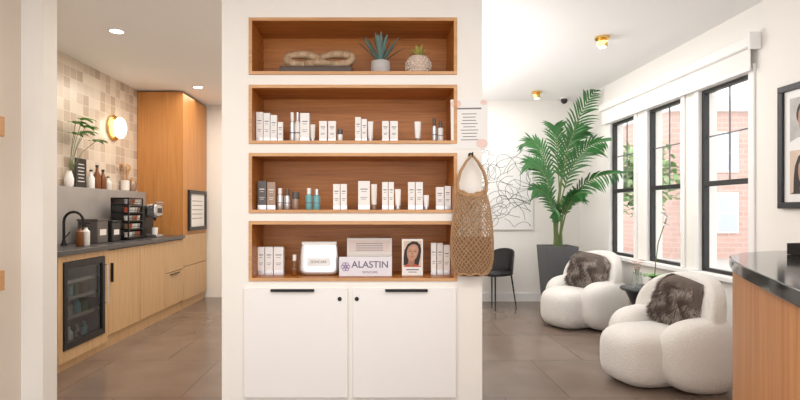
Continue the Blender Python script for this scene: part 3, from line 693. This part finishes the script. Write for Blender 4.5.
for i,(tx,ty,tz,ls) in enumerate(tips):
    p0=Vector((rn.uniform(-.05,.05),rn.uniform(-.05,.05),.77)); p2=Vector((tx,ty,tz)); p1=Vector((tx*.15,ty*.15,.8+(tz-.8)*.95+.12))
    if i==0: p1=Vector((.02,0,2.25))
    P=lambda u:(p0*(1-u)**2+p1*2*u*(1-u)+p2*u*u)
    g=G(); pts=[P(j/16) for j in range(17)]; g.tube(pts,[.012*(1-.8*j/16) for j in range(17)],6,1)
    LN=int(15+tz*3)
    for j in range(LN):
        u=.36+.64*j/(LN-1); p=P(u); tg=(P(min(1,u+.02))-P(u-.02)).normalized(); sd=tg.cross(Vector((0,-1,.3))).normalized()
        L=ls*.28*(math.sin(math.pi*(.18+.74*(j/LN)))**.8)*(.85+.3*rn.random())
        for s_ in (-1,1):
            d=(tg*1.0+sd*s_*.68+Vector((0,rn.uniform(-.25,.15),rn.uniform(-.1,.1)))).normalized()
            if PX+p.x+d.x*L>2.86: L=max(.05,(2.86-PX-p.x)/max(.01,d.x)*.95)
            g.leaf(p,d,L,.026,.25+.2*rn.random(),0,n=4,up=(0,-1,.3))
    for q in range(len(g.v)):
        x,y,z_=g.v[q]; g.v[q]=(min(x,2.865-PX),min(y,7.33-PYY),min(z_,H-.03))
    mk('frond',g,['leaf','stem'],t)
# wall photo frame
t=thing('framed_photo_collage','black framed collage of client portraits on the white wall','picture frame',(2.898,2.98,1.31))
w,h=.73,.86; f_=.045
mk('frame',G().box(-.03,0,0,w,0,f_).box(-.03,0,0,w,h-f_,h).box(-.03,0,0,f_,f_,h-f_).box(-.03,0,w-f_,w,f_,h-f_),'black',t,bevel=.003)
mk('mat_board',G().box(-.012,0,f_,w-f_,f_,h-f_),'white',t,smooth=False)
for j,(z0,z1) in enumerate(((.10,.40),(.46,.76))):
    for i in range(2):
        y1=w-.095-i*.29; y0=y1-.24
        p=mk('photo_print',G().box(-.014,-.012,y0,y1,z0,z1),'greyprint' if (i+j)%2 else 'sandprint',t,smooth=False)
        portrait(p,lambda u,v,l,y0=y0,y1=y1,z0=z0,z1=z1:(-.014-.0005*l,max(y0,min(y1,u)),max(z0,min(z1,v))),(y0+y1)/2-.02,(z0+z1)/2+.01,.10,'hair' if j==0 else 'white',j==0,.25*(1 if i else -1))
# reception desk
outer=[(.94,.4),(.98,.9),(1.08,1.3),(1.19,1.55),(1.33,1.85),(1.46,2.10),(1.58,2.29),(1.74,2.44),(1.97,2.55),(2.2,2.6),(2.6,2.62),(2.885,2.62)]
outer=[(x-.02,y) for x,y in outer[:-1]]+[outer[-1]]
inner=[(2.885,2.05),(2.3,1.98),(2.0,1.85),(1.8,1.55),(1.68,1.2),(1.62,.8),(1.6,.4)]
def inset(pts,d):
    o=[]
    for i,p in enumerate(pts):
        a=Vector(pts[max(0,i-1)]);b=Vector(pts[min(len(pts)-1,i+1)]); tn=(b-a).normalized(); o.append((p[0]+tn.y*d,p[1]-tn.x*d))
    return o
t=thing('reception_desk','curved oak reception desk with thick polished black stone top','reception desk',(0,0,0))
ti=inset(outer,.012); ti[-1]=(2.885,ti[-1][1])
mk('body',G().prism(ti+[(2.885,2.08),(2.3,2.01),(2.03,1.83),(1.83,1.53),(1.71,1.2),(1.65,.8),(1.63,.4)],0,1.054),'desk',t,ang=25)
mk('countertop',G().prism(outer+inner,1.055,1.10),'stone',t,bevel=.004,ang=25)
t=thing('document_tray','low black document tray lying on the polished desk top','tray',(2.03,2.28,1.101),rz=.3)
mk('base',G().box(-.15,.15,-.11,.11,0,.006),'black',t,smooth=False)
mk('rim',G().box(-.15,.15,-.11,-.104,.006,.05).box(-.15,.15,.104,.11,.006,.05).box(-.15,-.144,-.104,.104,.006,.05).box(.144,.15,-.104,.104,.006,.05),'black',t,smooth=False)
# ------------------------------------------------------------ outside
mk('pavement',G().box(3.1,40,-10,60,-.5,-.4),'ground',label='pale pavement and street outside the windows',cat='street')
t=thing('brick_building','two-storey red brick building with white windows across the street','building',(10.2,18,-.4))
mk('facade',G().box(0,9,0,8,0,5.1),'brick',t,smooth=False); mk('cornice',G().box(-.15,9.15,-.2,8,5.1,5.45),'trim',t,bevel=.02)
for zz in (.9,3.0):
    for i in range(7):
        x=.35+i*1.25
        w_=mk('facade_window',G().box(x,x+.75,-.06,0,zz,zz+1.4),'trim',t,smooth=False); mk('window_pane',G().box(x+.07,x+.68,-.08,-.06,zz+.07,zz+.66).box(x+.07,x+.68,-.08,-.06,zz+.74,zz+1.33),'bwin',w_,smooth=False)
t=thing('street_tree','leafy street tree seen through the window','tree',(8.0,15.6,-.399))
mk('trunk',G().tube([(0,0,0),(.05,0,1.2),(0,0,2.2)],[.14,.1,.06],10),'bark',t)
g=G(); rn=random.Random(4)
for i in range(900):
    d=Vector((rn.gauss(0,1),rn.gauss(0,1),rn.gauss(0,1))).normalized()*rn.uniform(.2,1); p=Vector((0,0,2.6))+Vector((d.x*1.1,d.y*.9,d.z*1.3)); g.leaf(p,(rn.uniform(-1,1),rn.uniform(-1,1),rn.uniform(-.5,1)),.28,.18,.2,n=2)
mk('foliage',g,'foliage',t)
# ------------------------------------------------------------ lights, world, camera
def area(name,loc,size,sy,power,col=(1,1,1),rot=(0,0,0)):
    l=bpy.data.lights.new(name,'AREA'); l.shape='RECTANGLE'; l.size=size; l.size_y=sy; l.energy=power; l.color=col
    o=bpy.data.objects.new(name,l); COL.objects.link(o); o.location=loc; o.rotation_euler=rot; return o
area('kitchen_fill',(-1.7,5.6,2.82),1.6,3.2,70,(1,.91,.80))  # broad fill added over the kitchen, besides the modelled downlights
area('lounge_fill',(1.4,5.6,2.82),1.4,2.6,38,(1,.97,.93))  # added fill for the lounge, not one of the brass fixtures
area('front_fill',(-.2,1.0,2.82),3.0,1.6,66,(1,.945,.875))  # unseen fill added near the camera to brighten the niche partition
area('lounge_ceiling_fill',(.35,5.4,1.9),.7,2.6,38,(1,.98,.96),(math.radians(180),math.radians(30),0))  # added fill hidden behind the partition, tilted up to brighten the lounge ceiling
W=bpy.data.worlds.new('sky'); S.world=W; W.use_nodes=True
bg=W.node_tree.nodes['Background']; bg.inputs[0].default_value=(1,.99,.98,1); bg.inputs[1].default_value=2.45
cam=bpy.data.cameras.new('camera'); co=bpy.data.objects.new('camera',cam); COL.objects.link(co)
co.location=(0,0,1.3); co.rotation_euler=(math.pi/2,0,0)
cam.sensor_width=36; cam.lens=36*520/800; cam.shift_x=25/800; cam.shift_y=10/800; cam.clip_start=.05
S.camera=co
